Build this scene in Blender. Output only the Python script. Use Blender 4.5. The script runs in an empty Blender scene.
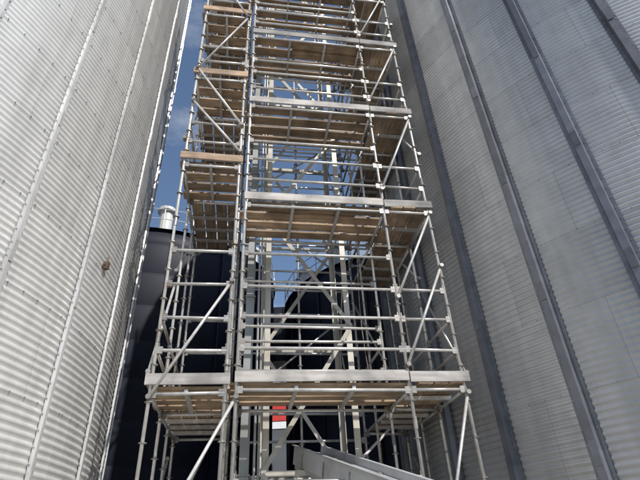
import bpy, math, random
import numpy as np
from mathutils import Vector, Matrix
random.seed(7)
D2R=math.radians
scene=bpy.context.scene
scene.view_settings.view_transform='Standard'
scene.view_settings.look='None'
scene.view_settings.exposure=0

# ------------------------------------------------------------ materials
def newmat(name):
    m=bpy.data.materials.new(name); m.use_nodes=True
    nt=m.node_tree; b=nt.nodes['Principled BSDF']
    return m,nt,b
def N(nt,t,**k):
    n=nt.nodes.new(t)
    for a,v in k.items(): setattr(n,a,v)
    return n
def L(nt,a,b): nt.links.new(a,b)
def mapping(nt,src,scale):
    mp=N(nt,'ShaderNodeMapping'); mp.inputs['Scale'].default_value=scale
    L(nt,src,mp.inputs['Vector']); return mp.outputs['Vector']
def ramp(nt,fac,stops):
    r=N(nt,'ShaderNodeValToRGB')
    el=r.color_ramp.elements
    while len(el)<len(stops): el.new(0.5)
    for e,(p,c) in zip(el,stops):
        e.position=p; e.color=(c[0],c[1],c[2],1) if not isinstance(c,float) else (c,c,c,1)
    L(nt,fac,r.inputs['Fac']); return r.outputs['Color']
def mixc(nt,fac,a,b,mode='MIX'):
    m=N(nt,'ShaderNodeMix',data_type='RGBA',blend_type=mode)
    if isinstance(fac,(int,float)): m.inputs[0].default_value=fac
    else: L(nt,fac,m.inputs[0])
    for s,v in ((m.inputs[6],a),(m.inputs[7],b)):
        if isinstance(v,(tuple,list)): s.default_value=(v[0],v[1],v[2],1)
        else: L(nt,v,s)
    return m.outputs[2]

def mat_silo(name,tone,metal=0.3,rough=0.42,mort=0.72,tint=(1,1,1),var=0.9):
    m,nt,b=newmat(name)
    uv=N(nt,'ShaderNodeUVMap'); uv.uv_map='UVMap'
    br=N(nt,'ShaderNodeTexBrick'); L(nt,uv.outputs['UV'],br.inputs['Vector'])
    br.inputs['Scale'].default_value=1; br.inputs['Brick Width'].default_value=2.4
    br.inputs['Row Height'].default_value=1.08; br.inputs['Mortar Size'].default_value=0.007
    br.inputs['Mortar Smooth'].default_value=0.5
    t=tone
    br.inputs['Color1'].default_value=(t*var*tint[0],t*var*tint[1],t*var*tint[2],1)
    br.inputs['Color2'].default_value=(t*1.06*tint[0],t*1.06*tint[1],t*1.06*tint[2],1)
    br.inputs['Mortar'].default_value=(t*mort,t*mort,t*mort,1)
    n1=N(nt,'ShaderNodeTexNoise'); n1.inputs['Scale'].default_value=1; n1.inputs['Detail'].default_value=3
    L(nt,mapping(nt,uv.outputs['UV'],(5.0,0.22,1)),n1.inputs['Vector'])
    c=mixc(nt,1.0,br.outputs['Color'],ramp(nt,n1.outputs['Fac'],[(0.3,0.84),(0.65,1.0)]),'MULTIPLY')
    n2=N(nt,'ShaderNodeTexNoise'); n2.inputs['Scale'].default_value=2.6; n2.inputs['Detail'].default_value=6; n2.inputs['Roughness'].default_value=0.65
    L(nt,uv.outputs['UV'],n2.inputs['Vector'])
    c=mixc(nt,1.0,c,ramp(nt,n2.outputs['Fac'],[(0.35,0.87),(0.62,1.0)]),'MULTIPLY')
    L(nt,c,b.inputs['Base Color'])
    b.inputs['Metallic'].default_value=metal
    rr=N(nt,'ShaderNodeMapRange'); L(nt,n2.outputs['Fac'],rr.inputs['Value'])
    rr.inputs['To Min'].default_value=rough+0.10; rr.inputs['To Max'].default_value=rough-0.08
    L(nt,rr.outputs['Result'],b.inputs['Roughness'])
    return m
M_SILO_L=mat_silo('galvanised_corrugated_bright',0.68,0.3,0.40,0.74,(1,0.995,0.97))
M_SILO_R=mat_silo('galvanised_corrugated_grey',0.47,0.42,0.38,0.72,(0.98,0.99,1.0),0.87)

def mat_metal(name,col,metal=0.5,rough=0.45,var=0.25,scale=9.0,rust=0.0):
    m,nt,b=newmat(name)
    g=N(nt,'ShaderNodeNewGeometry'); tc=N(nt,'ShaderNodeTexCoord')
    n=N(nt,'ShaderNodeTexNoise'); n.inputs['Scale'].default_value=scale; n.inputs['Detail'].default_value=3
    L(nt,tc.outputs['Object'],n.inputs['Vector'])
    c=mixc(nt,1.0,col,ramp(nt,n.outputs['Fac'],[(0.3,1.0-var),(0.7,1.0)]),'MULTIPLY')
    c=mixc(nt,1.0,c,ramp(nt,g.outputs['Random Per Island'],[(0.0,1.0-var*1.4),(1.0,1.0)]),'MULTIPLY')
    if rust>0:
        n3=N(nt,'ShaderNodeTexNoise'); n3.inputs['Scale'].default_value=3.1; n3.inputs['Detail'].default_value=4
        L(nt,tc.outputs['Object'],n3.inputs['Vector'])
        f=ramp(nt,n3.outputs['Fac'],[(0.58,0.0),(0.72,rust)])
        c=mixc(nt,f,c,(0.16,0.075,0.035))
    L(nt,c,b.inputs['Base Color'])
    b.inputs['Metallic'].default_value=metal; b.inputs['Roughness'].default_value=rough
    return m
M_POLE=mat_metal('galvanised_tube',(0.74,0.73,0.71),0.35,0.33,0.26,11,0.3)
M_COUPLER=mat_metal('coupler_steel',(0.42,0.40,0.37),0.4,0.45,0.35,20,0.7)
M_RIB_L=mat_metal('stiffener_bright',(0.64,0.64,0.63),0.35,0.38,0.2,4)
M_RIB_R=mat_metal('stiffener_shade_tone',(0.22,0.23,0.26),0.35,0.40,0.3,4)  # rib steel with side shade and cast shadow put into its base colour
M_BOLT=mat_metal('bolt_steel',(0.40,0.40,0.41),0.4,0.4)
M_TOWER=mat_metal('tower_galvanised',(0.58,0.55,0.48),0.2,0.5,0.25,5,0.3)
M_TRUNK=mat_metal('elevator_trunk_steel',(0.36,0.37,0.37),0.3,0.45,0.2,3)
M_ROOF=mat_metal('silo_roof_steel',(0.50,0.51,0.52),0.4,0.45,0.15,1.5)
M_NROOF=mat_metal('dark_roof_steel',(0.10,0.11,0.13),0.3,0.5,0.2,1.5)
M_CONV=mat_metal('conveyor_steel',(0.58,0.59,0.60),0.25,0.42,0.22,2.5,0.2)
M_WHITE=mat_metal('white_paint',(0.75,0.75,0.73),0.0,0.4,0.1,4)
M_WALL=mat_metal('grey_cladding',(0.10,0.11,0.12),0.0,0.6,0.2,0.5)
M_RED=mat_metal('red_paint',(0.55,0.04,0.03),0.0,0.5,0.15,4)
M_NAVY=mat_metal('navy_steel',(0.012,0.016,0.036),0.0,0.6,0.35,0.7)
M_NAVY.node_tree.nodes['Principled BSDF'].inputs['Specular IOR Level'].default_value=0.35
M_NAVYR=mat_metal('dark_rail',(0.05,0.055,0.07),0.2,0.5)
M_BROWN=mat_metal('brown_box_paint',(0.13,0.08,0.055),0.0,0.6)
M_ROPE=mat_metal('rope_fibre',(0.30,0.26,0.19),0.0,0.9)

def mat_wood(name,dark,light,axis_scale):
    m,nt,b=newmat(name)
    g=N(nt,'ShaderNodeNewGeometry'); tc=N(nt,'ShaderNodeTexCoord')
    n=N(nt,'ShaderNodeTexNoise'); n.inputs['Scale'].default_value=1; n.inputs['Detail'].default_value=4
    L(nt,mapping(nt,tc.outputs['Object'],axis_scale),n.inputs['Vector'])
    c=ramp(nt,n.outputs['Fac'],[(0.3,dark),(0.7,light)])
    c=mixc(nt,1.0,c,ramp(nt,g.outputs['Random Per Island'],[(0.0,(0.5,0.51,0.52)),(0.5,(0.82,0.81,0.80)),(1.0,(1.0,0.98,0.95))]),'MULTIPLY')
    n2=N(nt,'ShaderNodeTexNoise'); n2.inputs['Scale'].default_value=2.3; n2.inputs['Detail'].default_value=5
    L(nt,tc.outputs['Object'],n2.inputs['Vector'])
    c=mixc(nt,1.0,c,ramp(nt,n2.outputs['Fac'],[(0.38,(0.56,0.56,0.57)),(0.62,(1.0,1.0,1.0))]),'MULTIPLY')
    L(nt,c,b.inputs['Base Color']); b.inputs['Roughness'].default_value=0.85
    bp=N(nt,'ShaderNodeBump'); bp.inputs['Strength'].default_value=0.25; bp.inputs['Distance'].default_value=0.01
    L(nt,n.outputs['Fac'],bp.inputs['Height']); L(nt,bp.outputs['Normal'],b.inputs['Normal'])
    return m
M_WOODU=mat_wood('weathered_plank',(0.32,0.225,0.145),(0.58,0.45,0.32),(2,30,30))
M_WOODV=mat_wood('weathered_plank_cross',(0.32,0.225,0.145),(0.58,0.45,0.32),(30,2,30))
M_TOE=mat_wood('grey_toeboard',(0.40,0.38,0.36),(0.60,0.58,0.56),(2,20,20))
M_TOEW=mat_wood('timber_toeboard',(0.36,0.25,0.17),(0.54,0.41,0.30),(2,20,20))

def mat_ground():
    m,nt,b=newmat('gravel_ground')
    tc=N(nt,'ShaderNodeTexCoord')
    n=N(nt,'ShaderNodeTexNoise'); n.inputs['Scale'].default_value=0.4; n.inputs['Detail'].default_value=4
    L(nt,tc.outputs['Object'],n.inputs['Vector'])
    v=N(nt,'ShaderNodeTexVoronoi'); v.inputs['Scale'].default_value=25
    L(nt,tc.outputs['Object'],v.inputs['Vector'])
    c=ramp(nt,n.outputs['Fac'],[(0.3,(0.36,0.33,0.28)),(0.7,(0.48,0.45,0.40))])
    c=mixc(nt,0.3,c,ramp(nt,v.outputs['Distance'],[(0.0,(0.5,0.48,0.43)),(0.6,(0.22,0.2,0.18))]))
    L(nt,c,b.inputs['Base Color']); b.inputs['Roughness'].default_value=0.95
    bp=N(nt,'ShaderNodeBump'); bp.inputs['Distance'].default_value=0.02
    L(nt,v.outputs['Distance'],bp.inputs['Height']); L(nt,bp.outputs['Normal'],b.inputs['Normal'])
    return m
M_GROUND=mat_ground()
M_CONC=mat_metal('concrete',(0.36,0.35,0.32),0,0.9,0.25,3)

# ------------------------------------------------------------ mesh accumulators
class Acc:
    def __init__(s): s.v=[]; s.f=[]
    def tube(s,a,b,r,n=10):
        a=Vector(a); b=Vector(b); d=(b-a)
        if d.length<1e-6: return
        d.normalize(); up=Vector((0,0,1)) if abs(d.z)<0.9 else Vector((1,0,0))
        x=d.cross(up).normalized(); y=d.cross(x)
        k=len(s.v)
        for p in (a,b):
            for i in range(n):
                t=2*math.pi*i/n; s.v.append(p+x*(r*math.cos(t))+y*(r*math.sin(t)))
        for i in range(n):
            j=(i+1)%n; s.f.append((k+i,k+j,k+n+j,k+n+i))
        s.f.append(tuple(k+i for i in range(n))[::-1]); s.f.append(tuple(k+n+i for i in range(n)))
    def box(s,c,ax,ay,az,hx,hy,hz):
        c=Vector(c); k=len(s.v)
        for sx,sy,sz in ((-1,-1,-1),(1,-1,-1),(1,1,-1),(-1,1,-1),(-1,-1,1),(1,-1,1),(1,1,1),(-1,1,1)):
            s.v.append(c+ax*(hx*sx)+ay*(hy*sy)+az*(hz*sz))
        for f in ((0,3,2,1),(4,5,6,7),(0,1,5,4),(1,2,6,5),(2,3,7,6),(3,0,4,7)):
            s.f.append(tuple(k+i for i in f))
    def beam(s,a,b,w,h,upv=Vector((0,0,1))):
        a=Vector(a); b=Vector(b); d=b-a; l=d.length; d.normalize()
        if abs(d.dot(upv))>0.95: upv=Vector((0,1,0))
        x=d.cross(upv).normalized(); y=x.cross(d)
        s.box((a+b)/2,d,x,y,l/2,w/2,h/2)
    def angle(s,a,b,w,t,x,y):
        a=Vector(a); b=Vector(b); d=b-a; l=d.length; d.normalize(); c=(a+b)/2
        s.box(c+x*(w/2),d,x,y,l/2,w/2,t/2)
        s.box(c+y*(w/2+t/2+0.0005),d,x,y,l/2,t/2,w/2)
    def obj(s,name,mat,parent=None,smooth=False):
        me=bpy.data.meshes.new(name); me.from_pydata([tuple(v) for v in s.v],[],s.f); me.update()
        if smooth:
            for p in me.polygons: p.use_smooth=(len(p.vertices)==4)
        me.materials.append(mat)
        o=bpy.data.objects.new(name,me); scene.collection.objects.link(o)
        if parent: o.parent=parent
        return o
def empty(name,loc=(0,0,0),rz=0):
    e=bpy.data.objects.new(name,None); e.location=loc; e.rotation_euler=(0,0,rz)
    scene.collection.objects.link(e); return e
X=Vector((1,0,0)); Y=Vector((0,1,0)); Z=Vector((0,0,1))

# ------------------------------------------------------------ ground
a=Acc(); a.v=[Vector((-1500,-1500,0)),Vector((1500,-1500,0)),Vector((1500,1500,0)),Vector((-1500,1500,0))]; a.f=[(0,1,2,3)]
a.obj('ground',M_GROUND)

# ------------------------------------------------------------ corrugated silos
def silo(name,cx,cy,R,H,mat,ribmat,rib0,nrib,wave=0.09,amp=0.012,segs=108,ribw=0.09,ribd=0.06,z0=0.35):
    e=empty(name,(cx,cy,0))
    per=4; rings=int((H-z0)/wave*per)+1
    z=z0+np.arange(rings)*wave/per
    rad=R+amp*np.sin(2*np.pi*(z-z0)/wave+0.4)
    th=np.linspace(0,2*np.pi,segs+1)
    co=np.zeros((rings,segs+1,3),dtype=np.float32)
    co[:,:,0]=rad[:,None]*np.cos(th)[None,:]; co[:,:,1]=rad[:,None]*np.sin(th)[None,:]; co[:,:,2]=z[:,None]
    idx=np.arange(rings*(segs+1)).reshape(rings,segs+1)
    q=np.stack([idx[:-1,:-1],idx[:-1,1:],idx[1:,1:],idx[1:,:-1]],-1).reshape(-1,4)
    me=bpy.data.meshes.new('corrugated_wall')
    me.vertices.add(co.size//3); me.vertices.foreach_set('co',co.ravel())
    me.loops.add(q.size); me.loops.foreach_set('vertex_index',q.ravel().astype(np.int32))
    me.polygons.add(len(q)); me.polygons.foreach_set('loop_start',np.arange(0,q.size,4,dtype=np.int32))
    me.polygons.foreach_set('loop_total',np.full(len(q),4,dtype=np.int32))
    me.polygons.foreach_set('use_smooth',np.ones(len(q),dtype=bool))
    me.update(calc_edges=True)
    uvl=me.uv_layers.new(name='UVMap')
    U=np.broadcast_to((th*R)[None,:],(rings,segs+1)).ravel(); V=np.broadcast_to(z[:,None],(rings,segs+1)).ravel()
    uv=np.stack([U[q.ravel()],V[q.ravel()]],-1).astype(np.float32)
    uvl.data.foreach_set('uv',uv.ravel())
    me.materials.append(mat)
    o=bpy.data.objects.new('corrugated_wall',me); scene.collection.objects.link(o); o.parent=e
    rb=Acc(); bo=Acc()
    for i in range(nrib):
        t=rib0+2*math.pi*i/nrib
        n=Vector((math.cos(t),math.sin(t),0)); tg=Vector((-math.sin(t),math.cos(t),0))
        zz=z0
        k=0
        while zz<H-0.1:
            z1=min(zz+2.16,H)
            g=0.0 if k%2 else 0.004
            prof=[(-ribw,amp+0.001),(-ribw*0.55,amp+0.002),(-ribw*0.42,amp+ribd),(ribw*0.42,amp+ribd),(ribw*0.55,amp+0.002),(ribw,amp+0.001)]
            pr2=[(p[0],p[1]+g+0.004) for p in prof]
            k0=len(rb.v)
            for zc in (zz+0.004,z1+0.03):
                for p in pr2: rb.v.append(n*(R+p[1])+tg*p[0]+Z*zc)
            for j in range(5):
                rb.f.append((k0+j,k0+j+1,k0+6+j+1,k0+6+j))
            rb.box(n*(R+amp+ribd+0.012)+Z*(z1),n,tg,Z,0.004,ribw*0.4,0.14)
            for s in (-1,1):
                zb=zz+0.1
                while zb<z1 and zb<20:
                    c=n*(R+amp+0.004+g)+tg*(s*ribw*0.78)+Z*zb
                    bo.tube(c,c+n*0.010,0.009,6); zb+=0.18
            zz=z1; k+=1
    # bolt rows on the horizontal sheet laps
    aview=math.atan2(-cy,-cx)
    row=1
    while row*1.08<13:
        # snap to the nearest corrugation crest so bolt heads sit on the metal
        zc=row*1.08
        kk=round(((zc-z0)/wave)-(0.25-0.4/(2*math.pi))); zc=z0+(kk+0.25-0.4/(2*math.pi))*wave
        uu=0.0
        while uu<2*math.pi*R:
            t=uu/R; dd=(t-aview+math.pi)%(2*math.pi)-math.pi
            if abs(dd)<1.0:
                n=Vector((math.cos(t),math.sin(t),0)); c=n*(R+amp-0.004)+Z*zc
                bo.tube(c,c+n*0.009,0.008,6)
            uu+=0.24
        row+=1
    rb.obj('stiffeners',ribmat,e); bo.obj('bolts',M_BOLT,e)
    rf=Acc(); ns=nrib*2; hr=R*0.5
    for i in range(ns):
        t=2*math.pi*i/ns; rf.v.append(Vector((math.cos(t)*(R+0.18),math.sin(t)*(R+0.18),H-0.08)))
        rf.v.append(Vector((math.cos(t)*0.6,math.sin(t)*0.6,H+hr)))
    for i in range(ns):
        j=(i+1)%ns; rf.f.append((2*i,2*j,2*j+1,2*i+1))
    rf.f.append(tuple(2*i+1 for i in range(ns)))
    for i in range(ns):
        t=2*math.pi*i/ns
        rf.beam((math.cos(t)*(R+0.18),math.sin(t)*(R+0.18),H-0.05),(math.cos(t)*0.6,math.sin(t)*0.6,H+hr+0.03),0.04,0.06)
    rf.tube((0,0,H+hr-0.1),(0,0,H+hr+0.5),0.5,20)
    rf.obj('conical_roof',M_ROOF,e)
    pl=Acc(); pl.tube((0,0,0),(0,0,z0+0.004),R+0.25,64); pl.obj('concrete_plinth',M_CONC,e)
    return e
def pol(az,d): return (d*math.sin(D2R(az)),d*math.cos(D2R(az)))
lc=pol(-59.5,12.0); rc=pol(37.5,13.5)
al=math.atan2(-lc[1],-lc[0]); ar=math.atan2(-rc[1],-rc[0])
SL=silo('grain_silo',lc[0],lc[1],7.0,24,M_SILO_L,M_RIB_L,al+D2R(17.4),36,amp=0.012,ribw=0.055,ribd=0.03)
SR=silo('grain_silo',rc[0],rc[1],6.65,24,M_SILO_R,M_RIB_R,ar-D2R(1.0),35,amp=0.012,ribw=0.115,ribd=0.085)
# small sensor bracket on the bright silo
cd=Acc(); t=math.atan2(6.26-lc[1],-3.34-lc[0]); n=Vector((math.cos(t),math.sin(t),0)); tg=Vector((-math.sin(t),math.cos(t),0))
cd.box(n*7.05+Z*5.5,n,tg,Z,0.03,0.035,0.06); cd.box(n*7.03+Z*5.5,n,tg,Z,0.012,0.07,0.012); cd.tube(n*7.05+Z*5.55,n*7.05+Z*5.66,0.01,8)
cd.obj('sensor_bracket',M_BROWN,SL)

# ------------------------------------------------------------ navy silos behind
def navy(cx,cy,R,H,hr):
    e=empty('navy_silo',(cx,cy,0))
    w=Acc(); ns=72; zs=[]; z=0
    while z<H:
        for dz,dr in ((0.0,0.0),(0.05,0.015),(1.45,0.015),(1.5,0.0)): zs.append((min(z+dz,H),R+dr))
        z+=1.5
    for zc,r in zs:
        for i in range(ns):
            t=2*math.pi*i/ns; w.v.append(Vector((r*math.cos(t),r*math.sin(t),zc)))
    for k in range(len(zs)-1):
        for i in range(ns):
            j=(i+1)%ns; w.f.append((k*ns+i,k*ns+j,(k+1)*ns+j,(k+1)*ns+i))
    for i in range(16):
        t=2*math.pi*i/16; n=Vector((math.cos(t),math.sin(t),0)); tg=Vector((-math.sin(t),math.cos(t),0))
        w.box(n*(R+0.05)+Z*(H/2),n,tg,Z,0.04,0.05,H/2-0.02)
    w.obj('wall',M_NAVY,e,True)
    r=Acc()
    for i in range(48):
        t=2*math.pi*i/48
        r.v.append(Vector(((R+0.15)*math.cos(t),(R+0.15)*math.sin(t),H))); r.v.append(Vector((0.8*math.cos(t),0.8*math.sin(t),H+hr)))
    for i in range(48):
        j=(i+1)%48; r.f.append((2*i,2*j,2*j+1,2*i+1))
    r.f.append(tuple(2*i+1 for i in range(48)))
    r.obj('conical_roof',M_NROOF,e)
    h=Acc()
    for i in range(40):
        t=2*math.pi*i/40; t2=2*math.pi*(i+1)/40
        p=Vector(((R+0.1)*math.cos(t),(R+0.1)*math.sin(t),H)); q=Vector(((R+0.1)*math.cos(t2),(R+0.1)*math.sin(t2),H))
        h.tube(p,p+Z*1.1,0.025,6)
        for k in (0.55,1.1): h.tube(p+Z*k,q+Z*k,0.02,6)
    h.obj('eave_handrail',M_WHITE,e)
    vt=Acc()
    for i in range(12):
        t=2*math.pi*i/12+0.32; rr=R*0.86; zz=H+hr*(1-rr/R)
        c=Vector((rr*math.cos(t),rr*math.sin(t),zz))
        vt.tube(c-Z*0.2,c+Z*1.1,0.3,14); vt.tube(c+Z*1.1,c+Z*1.25,0.45,14)
    vt.obj('roof_vents',M_WHITE,e)
    return e
navy(-9.0,23.5,6.2,14.3,3.4)
navy(4.2,24.0,6.2,12.7,3.2)
e=empty('conveyor_gallery',(0,0,0))
g=Acc(); g.box((-2.3,26,12.2),X,Y,Z,2.2,0.9,1.6)
for i in range(9): g.box((-4.3+0.5*i,25.07,12.2),X,Y,Z,0.04,0.03,1.55)
g.obj('gallery_cladding',M_NAVY,e)
g=Acc()
for x in (-3.4,-1.2):
    for y in (25.2,26.8): g.beam((x,y,0),(x,y,10.6),0.2,0.2)
g.obj('gallery_legs',M_NAVYR,e)
e=empty('distant_warehouse',(-8,70,0))
g=Acc(); g.box((0,0,9.2),X,Y,Z,16,9,9.2); g.obj('walls',M_WALL,e)
g=Acc(); g.box((0,-9.06,17.0),X,Y,Z,15.9,0.05,1.1); g.box((0,0,18.6),X,Y,Z,16.4,9.4,0.2); g.obj('red_fascia',M_RED,e)
g=Acc(); g.box((0,-9.05,15.4),X,Y,Z,15.9,0.04,0.4); g.obj('white_band',M_WHITE,e)
g=Acc()
for i in range(7): g.box((-13+4.3*i,-9.04,10),X,Y,Z,1.2,0.03,1.0)
g.box((2,-9.05,2.2),X,Y,Z,2.2,0.04,2.2); g.obj('windows_and_door',M_NAVYR,e)

# ------------------------------------------------------------ scaffold tower
SC=empty('scaffold_tower',(-1.24,6.5,0),D2R(10.0))
EYE=1.6
U=[-1.12,0.0,2.45,3.28]; V=[0.0,1.1,2.9]
UL=-0.15
decks=[2.05+EYE,5.22+EYE,7.72+EYE,10.05+EYE,12.1+EYE]
ldecks=[2.0+EYE,6.05+EYE,8.45+EYE,10.75+EYE,12.8+EYE]
TOP=15.6
poles=Acc(); led=Acc(); cp=Acc(); brc=Acc(); base=Acc()
RP=0.0242
jit=lambda s: random.uniform(-s,s)
def standard(u,v,top,zj):
    poles.tube((u,v,0.12),(u+jit(0.015),v+jit(0.015),top),RP,12)
    zz=0.4
    while zz<top:
        cp.tube((u,v,zz-0.006),(u,v,zz+0.006),0.052,8); zz+=0.5
    while zj<top:
        cp.tube((u,v,zj-0.08),(u,v,zj+0.08),0.030,10); zj+=2.0
    base.box((u,v,0.05),X,Y,Z,0.065,0.09,0.02); base.tube((u,v,0.07),(u,v,0.35),0.018,8)
for ui,u in enumerate(U):
    for vi,v in enumerate(V):
        standard(u,v,TOP+jit(0.5),2.3+ui*0.4)
        base.box((u,v,0.02),X,Y,Z,0.30 if ui!=1 else 0.06,0.14,0.018)
for v in V: standard(UL,v,14.6+jit(0.3),1.9)
for (u,v,tp,zj) in ((1.22,V[2],TOP-0.3,2.0),(U[0],2.0,TOP-0.6,2.4),(U[3],2.0,TOP-0.2,2.2),(2.45,2.0,TOP,2.9),(-0.02,2.0,TOP,2.5)): standard(u,v,tp,zj)
def ledger(a,b,r=RP):
    a=Vector(a)+Z*jit(0.012); b=Vector(b)+Z*jit(0.012); led.tube(a,b,r,10)
    d=(b-a).normalized()
    for p,s in ((a,1),(b,-1)):
        c=p+d*s*0.05; cp.box(c,d,Z.cross(d),Z,0.035,0.022,0.05)
        cp.box(p+d*s*0.03+Z*0.02,d,Z.cross(d),Z,0.006,0.012,0.085)
def rails(u0,v0,u1,v1,levels,offs=(0,0.5,1.0)):
    for z in levels:
        for o in offs:
            zz=z+o-0.09 if o==0 else z+o
            ledger((u0,v0,zz),(u1,v1,zz))
rails(U[1],0,U[2],0,decks); rails(U[2],0,U[3],0,decks); rails(U[0],0,UL,0,ldecks)
rails(U[1],V[1],U[2],V[1],decks,(0,0.55,1.05)); rails(U[2],V[1],U[3],V[1],decks,(0,)); rails(U[0],V[1],UL,V[1],ldecks,(0,))
rails(U[1],V[2],U[2],V[2],[d-0.7 for d in decks]+[decks[0]+1.1,decks[1]+1.1,decks[2]+0.9],(0,0.5,1.0)); rails(U[2],V[2],U[3],V[2],decks); rails(U[0],V[2],UL,V[2],ldecks)
for vi in (0,1):
    v0,v1=V[vi],V[vi+1]
    rails(U[0],v0,U[0],v1,ldecks); rails(U[3],v0,U[3],v1,decks)
    rails(UL,v0,UL,v1,ldecks,(0,0.5,1.0) if vi==1 else (0,)); rails(U[1],v0,U[1],v1,decks,(0,)); rails(U[2],v0,U[2],v1,decks,(0,0.5,1.0) if vi==1 else (0,))
for z in (1.5,):
    rails(U[0],0,UL,0,[z],(0,)); rails(U[1],0,U[2],0,[z+1.0],(0,)); rails(U[2],0,U[3],0,[z+0.6],(0,))
    for u in U: rails(u,V[0],u,V[1],[z],(0,)); rails(u,V[1],u,V[2],[z],(0,))
    rails(U[1],V[1],U[2],V[1],[z+0.9],(0,)); rails(U[1],V[2],U[2],V[2],[z+0.3,z+1.4],(0,))
for z in (decks[0]+1.6,):
    rails(U[0],0,UL,0,[z],(0,0.5)); rails(U[1],0,U[2],0,[z],(0,0.5)); rails(U[2],0,U[3],0,[z],(0,))
    rails(U[1],V[2],U[2],V[2],[z],(0,)); rails(U[0],V[2],UL,V[2],[z],(0,0.6)); rails(U[1],V[1],U[2],V[1],[z-0.2],(0,0.8))
for z in (decks[1]+1.55,decks[2]+1.5,decks[3]+1.4):
    rails(U[1],0,U[2],0,[z],(0,)); rails(U[1],V[1],U[2],V[1],[z],(0,)); rails(U[0],V[2],UL,V[2],[z],(0,)); rails(U[2],V[2],U[3],V[2],[z],(0,))
def brace(a,b):
    a=Vector(a); b=Vector(b); brc.tube(a,b,RP*0.92,10)
    for p in (a,b): cp.tube(p-Y*0.05,p+Y*0.05,0.035,8)
F=-0.06
brace((UL,F,5.2),(U[0],F,3.45)); brace((U[1],F,3.45),(U[0],F,1.3)); brace((U[0],F,9.2),(UL,F,7.9)); brace((U[0],F,10.2),(UL,F,8.6))
brace((UL,F,12.2),(U[0],F,10.2)); brace((U[0],F,14.2),(UL,F,12.2))
brace((U[3],F,3.5),(U[2],F,1.2)); brace((U[2],F,3.9),(U[3],F,5.6)); brace((U[3],F,6.7),(U[2],F,5.0)); brace((U[3],F,9.2),(U[2],F,7.2))
brace((U[3],F,11.6),(U[2],F,9.6)); brace((U[3],F,13.9),(U[2],F,11.9))
for u in (U[0],U[3]):
    s=-0.06 if u<0 else 0.06
    for k,z in enumerate((1.3,3.8,6.0,8.2,10.4,12.6)):
        a0,b0=(V[0],V[1]) if k%2 else (V[1],V[2])
        brace((u+s,a0,z),(u+s,b0,z+1.9))
for k,z in enumerate((0.5,4.2,6.9,9.4,11.7)):
    if k%2: brace((U[1],V[2]+0.06,z),(U[2],V[2]+0.06,z+2.0))
    else: brace((U[2],V[2]+0.06,z),(U[1],V[2]+0.06,z+2.0))
brace((U[0],V[2]+0.06,2.0),(UL,V[2]+0.06,4.2)); brace((U[3],V[2]+0.06,4.4),(U[2],V[2]+0.06,6.4)); brace((U[1],V[1]+0.06,1.2),(U[2],V[1]+0.06,3.3))
# decks
du=Acc(); dv=Acc(); toe=Acc(); tw=Acc(); tr=Acc()
def plank(acc,c,ax,ay,l,w):
    ax=(ax+Z*jit(0.005)+ay*jit(0.005)).normalized(); ay2=(ay+Z*jit(0.014)); ay2=(ay2-ax*ay2.dot(ax)).normalized()
    acc.box(c,ax,ay2,ax.cross(ay2),l,w,0.019)
def deck_u(u0,u1,v0,v1,z):
    w=0.225; n=int((v1-v0-0.04)/(w+0.008)); v=v0+0.03
    gap=((v1-v0-0.04)-n*w)/max(1,n-1)
    for i in range(n):
        plank(du,Vector(((u0+u1)/2+jit(0.05),v+w/2,z+jit(0.005))),X,Y,(u1-u0)/2+0.07,w/2-0.006); v+=w+gap
    nb=2 if u1-u0<1.5 else 3
    for i in range(1,nb): 
        uu=u0+(u1-u0)*i/nb; tr.beam((uu,v0,z-0.064),(uu,v1,z-0.064),0.05,0.06)
def deck_v(u0,u1,v0,v1,z):
    w=0.225; n=int((u1-u0-0.04)/(w+0.006)); u=u0+0.03
    gap=((u1-u0-0.04)-n*w)/max(1,n-1)
    for i in range(n):
        plank(dv,Vector((u+w/2,(v0+v1)/2+jit(0.04),z+jit(0.005))),Y,X,(v1-v0)/2+0.03,w/2-0.006); u+=w+gap
    nb=2 if v1-v0<1.5 else 4
    for i in range(1,nb):
        vv=v0+(v1-v0)*i/nb; tr.beam((u0,vv,z-0.064),(u1,vv,z-0.064),0.05,0.06)
def toe_b(a,b,z,acc=None): 
    k=jit(0.014)
    (acc or toe).beam((a[0],a[1],z+0.09+k),(b[0],b[1],z+0.09-k),0.032,0.15)
for z in decks:
    deck_u(U[1],U[2],V[0],V[1],z)
    deck_v(U[2]+0.09,U[3],V[0]+0.0,V[1],z+0.003); deck_v(U[2]+0.09,U[3],V[1]+0.1,V[2],z+0.003)
    toe_b((U[1]-0.03,-0.045),(U[2]-0.01,-0.045),z); toe_b((U[2]+0.01,-0.048),(U[3]+0.08,-0.048),z-0.006)
    toe_b((U[3]+0.045,0),(U[3]+0.045,V[2]),z)
for i,z in enumerate(ldecks):
    deck_u(U[0],UL-0.05,V[0],V[1],z); deck_v(U[0],UL,V[1]+0.10,V[2],z+0.004)
    toe_b((U[0]-0.08,-0.047),(UL+0.06,-0.047),z+0.004,tw if i else toe); toe_b((U[0]-0.045,0),(U[0]-0.045,V[2]),z,tw)
for (z,u) in ((decks[1],0.3),(decks[3],0.8)):
    for i in range(2): dv.box((u+0.9,0.35+0.02*i,z+0.05+i*0.042),X,Y,Z,0.8,0.11,0.019)
poles.obj('standards',M_POLE,SC,True); led.obj('ledgers',M_POLE,SC,True); brc.obj('braces',M_POLE,SC,True)
cp.obj('couplers',M_COUPLER,SC); base.obj('base_plates',M_COUPLER,SC)
du.obj('deck_planks',M_WOODU,SC); dv.obj('deck_planks_side',M_WOODV,SC); toe.obj('toe_boards',M_TOE,SC); tw.obj('timber_toe_boards',M_TOEW,SC); tr.obj('transoms',M_POLE,SC)
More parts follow.
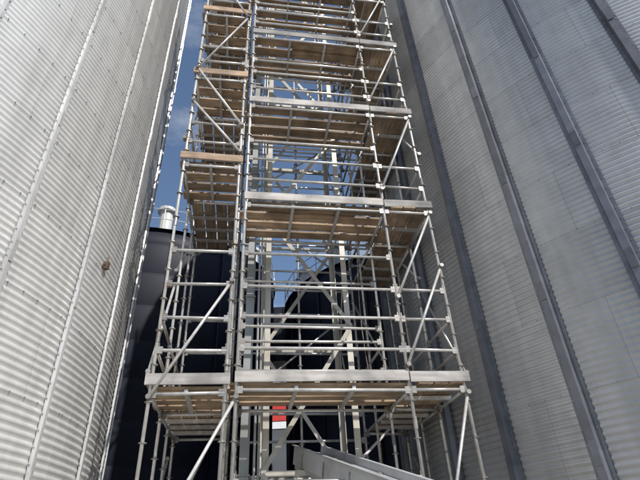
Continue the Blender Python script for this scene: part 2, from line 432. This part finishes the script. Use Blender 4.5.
# hoist rope hanging inside the tower, with slack
rp=Acc(); pts=[Vector((2.2+0.05*math.sin(k*0.5),1.22+0.03*math.cos(k*0.8),14.2-k*0.4)) for k in range(31)]
for p,q in zip(pts,pts[1:]): rp.tube(p,q,0.008,6)
rp.obj('hoist_rope',M_ROPE,SC)

# ------------------------------------------------------------ elevator support tower + bucket elevator
ET=empty('elevator_support_tower',(-1.24,6.5,0),D2R(10.0))
t=Acc(); tb=Acc()
u0,u1,v0,v1=0.42,1.98,1.35,2.55
HT=21
for (u,v,sx,sy) in ((u0,v0,1,1),(u1,v0,-1,1),(u1,v1,-1,-1),(u0,v1,1,-1)):
    t.angle((u,v,0),(u,v,HT),0.10,0.012,X*sx,Y*sy)
z=0.3; k=0
while z<HT:
    for (p,q) in (((u0,v0),(u1,v0)),((u1,v0),(u1,v1)),((u1,v1),(u0,v1)),((u0,v1),(u0,v0))):
        d=(Vector((q[0],q[1],0))-Vector((p[0],p[1],0))).normalized(); n=Vector((d.y,-d.x,0))
        o=n*0.012
        t.beam(Vector((p[0],p[1],z))+o,Vector((q[0],q[1],z))+o,0.012,0.08)
        if z+2.4<HT:
            if k%2: tb.beam(Vector((p[0],p[1],z))+n*0.03,Vector((q[0],q[1],z+2.4))+n*0.03,0.012,0.075)
            else: tb.beam(Vector((q[0],q[1],z))+n*0.03,Vector((p[0],p[1],z+2.4))+n*0.03,0.012,0.075)
    z+=2.4; k+=1
t.obj('columns_and_struts',M_TOWER,ET); tb.obj('diagonal_bracing',M_TOWER,ET)
EL=empty('bucket_elevator',(-1.24,6.5,0),D2R(10.0))
b=Acc(); fl=Acc()
for (u,v) in ((0.15,1.55),(0.15,2.3)):
    b.box((u,v,10.5),X,Y,Z,0.075,0.12,10.3)
    z=1.2
    while z<21:
        fl.box((u,v,z),X,Y,Z,0.095,0.145,0.012); z+=1.5
for u in (0.30,0.36): b.tube((u,1.3,0.4),(u,1.3,20),0.02,8)
b.obj('leg_trunking',M_TRUNK,EL); fl.obj('flanges',M_COUPLER,EL)
b=Acc(); b.box((0.15,1.9,0.55),X,Y,Z,0.2,0.6,0.5); b.tube((-0.13,1.9,0.6),(0.4,1.9,0.6),0.3,20)
b.box((0.15,1.9,21.4),X,Y,Z,0.25,0.65,0.5); b.obj('boot_and_head',M_TRUNK,EL)

# ------------------------------------------------------------ inclined conveyor
CV=empty('inclined_conveyor')
c=Acc(); A=Vector((-0.40,8.5,2.95)); B=Vector((1.25,5.0,1.75)); d=(B-A).normalized(); sx=d.cross(Z).normalized(); up=sx.cross(d)
c.beam(A,B,0.42,0.26); 
for s in (-1,1):
    c.box((A+B)/2+sx*(s*0.235)+up*0.08,d,sx,up,(B-A).length/2,0.012,0.14)
    c.box((A+B)/2+sx*(s*0.26)+up*0.225,d,sx,up,(B-A).length/2,0.035,0.006)
c.obj('trough',M_CONV,CV)
c=Acc()
for i in range(5):
    p=A.lerp(B,(i+0.5)/5); c.box(p-up*0.02,d,sx,up,0.012,0.262,0.165)
c.beam(B,(B.x,B.y,0),0.08,0.08); p=A.lerp(B,0.45); c.beam(p+sx*0.2-up*0.2,Vector(((p+sx*0.2).x,(p+sx*0.2).y,0)),0.07,0.07)
c.obj('frames_and_legs',M_COUPLER,CV)

# ------------------------------------------------------------ world, sun, camera
SAZ,SEL=137,46
w=bpy.data.worlds.new('World'); scene.world=w; w.use_nodes=True
nt=w.node_tree; bg=nt.nodes['Background']; bg.inputs['Strength'].default_value=0.145
sk=nt.nodes.new('ShaderNodeTexSky'); sk.sky_type='NISHITA'; sk.sun_disc=False
sk.sun_elevation=D2R(SEL); sk.sun_rotation=D2R(SAZ); sk.air_density=1.0; sk.dust_density=0.6; sk.ozone_density=1.5
tc=nt.nodes.new('ShaderNodeTexCoord')
nz=nt.nodes.new('ShaderNodeTexNoise'); nz.inputs['Scale'].default_value=3.5; nz.inputs['Detail'].default_value=8; nz.inputs['Roughness'].default_value=0.6
mp=mapping(nt,tc.outputs['Generated'],(1,1,2.2)); L(nt,mp,nz.inputs['Vector'])
f=ramp(nt,nz.outputs['Fac'],[(0.5,0.0),(0.75,0.6)])
L(nt,mixc(nt,f,sk.outputs['Color'],(5.0,5.3,5.6)),bg.inputs['Color'])
sd=bpy.data.lights.new('sun','SUN'); sd.energy=5.0; sd.angle=D2R(0.5); sd.color=(1.0,0.955,0.89)
so=bpy.data.objects.new('sun',sd); scene.collection.objects.link(so)
dirv=Vector((math.sin(D2R(SAZ))*math.cos(D2R(SEL)),math.cos(D2R(SAZ))*math.cos(D2R(SEL)),math.sin(D2R(SEL))))
so.rotation_euler=dirv.to_track_quat('Z','Y').to_euler(); so.location=dirv*50

cam=bpy.data.cameras.new('camera'); co=bpy.data.objects.new('camera',cam); scene.collection.objects.link(co)
cam.sensor_width=36; cam.lens=27; cam.clip_start=0.05; cam.clip_end=4000
th=D2R(33.6); r=D2R(3.1)
Fw=Vector((0,math.cos(th),math.sin(th))); R0=Vector((1,0,0)); U0=Vector((0,-math.sin(th),math.cos(th)))
Rr=R0*math.cos(r)-U0*math.sin(r); Uu=R0*math.sin(r)+U0*math.cos(r)
M=Matrix((( Rr.x,Uu.x,-Fw.x,0),(Rr.y,Uu.y,-Fw.y,0),(Rr.z,Uu.z,-Fw.z,EYE),(0,0,0,1)))
co.matrix_world=M
scene.camera=co
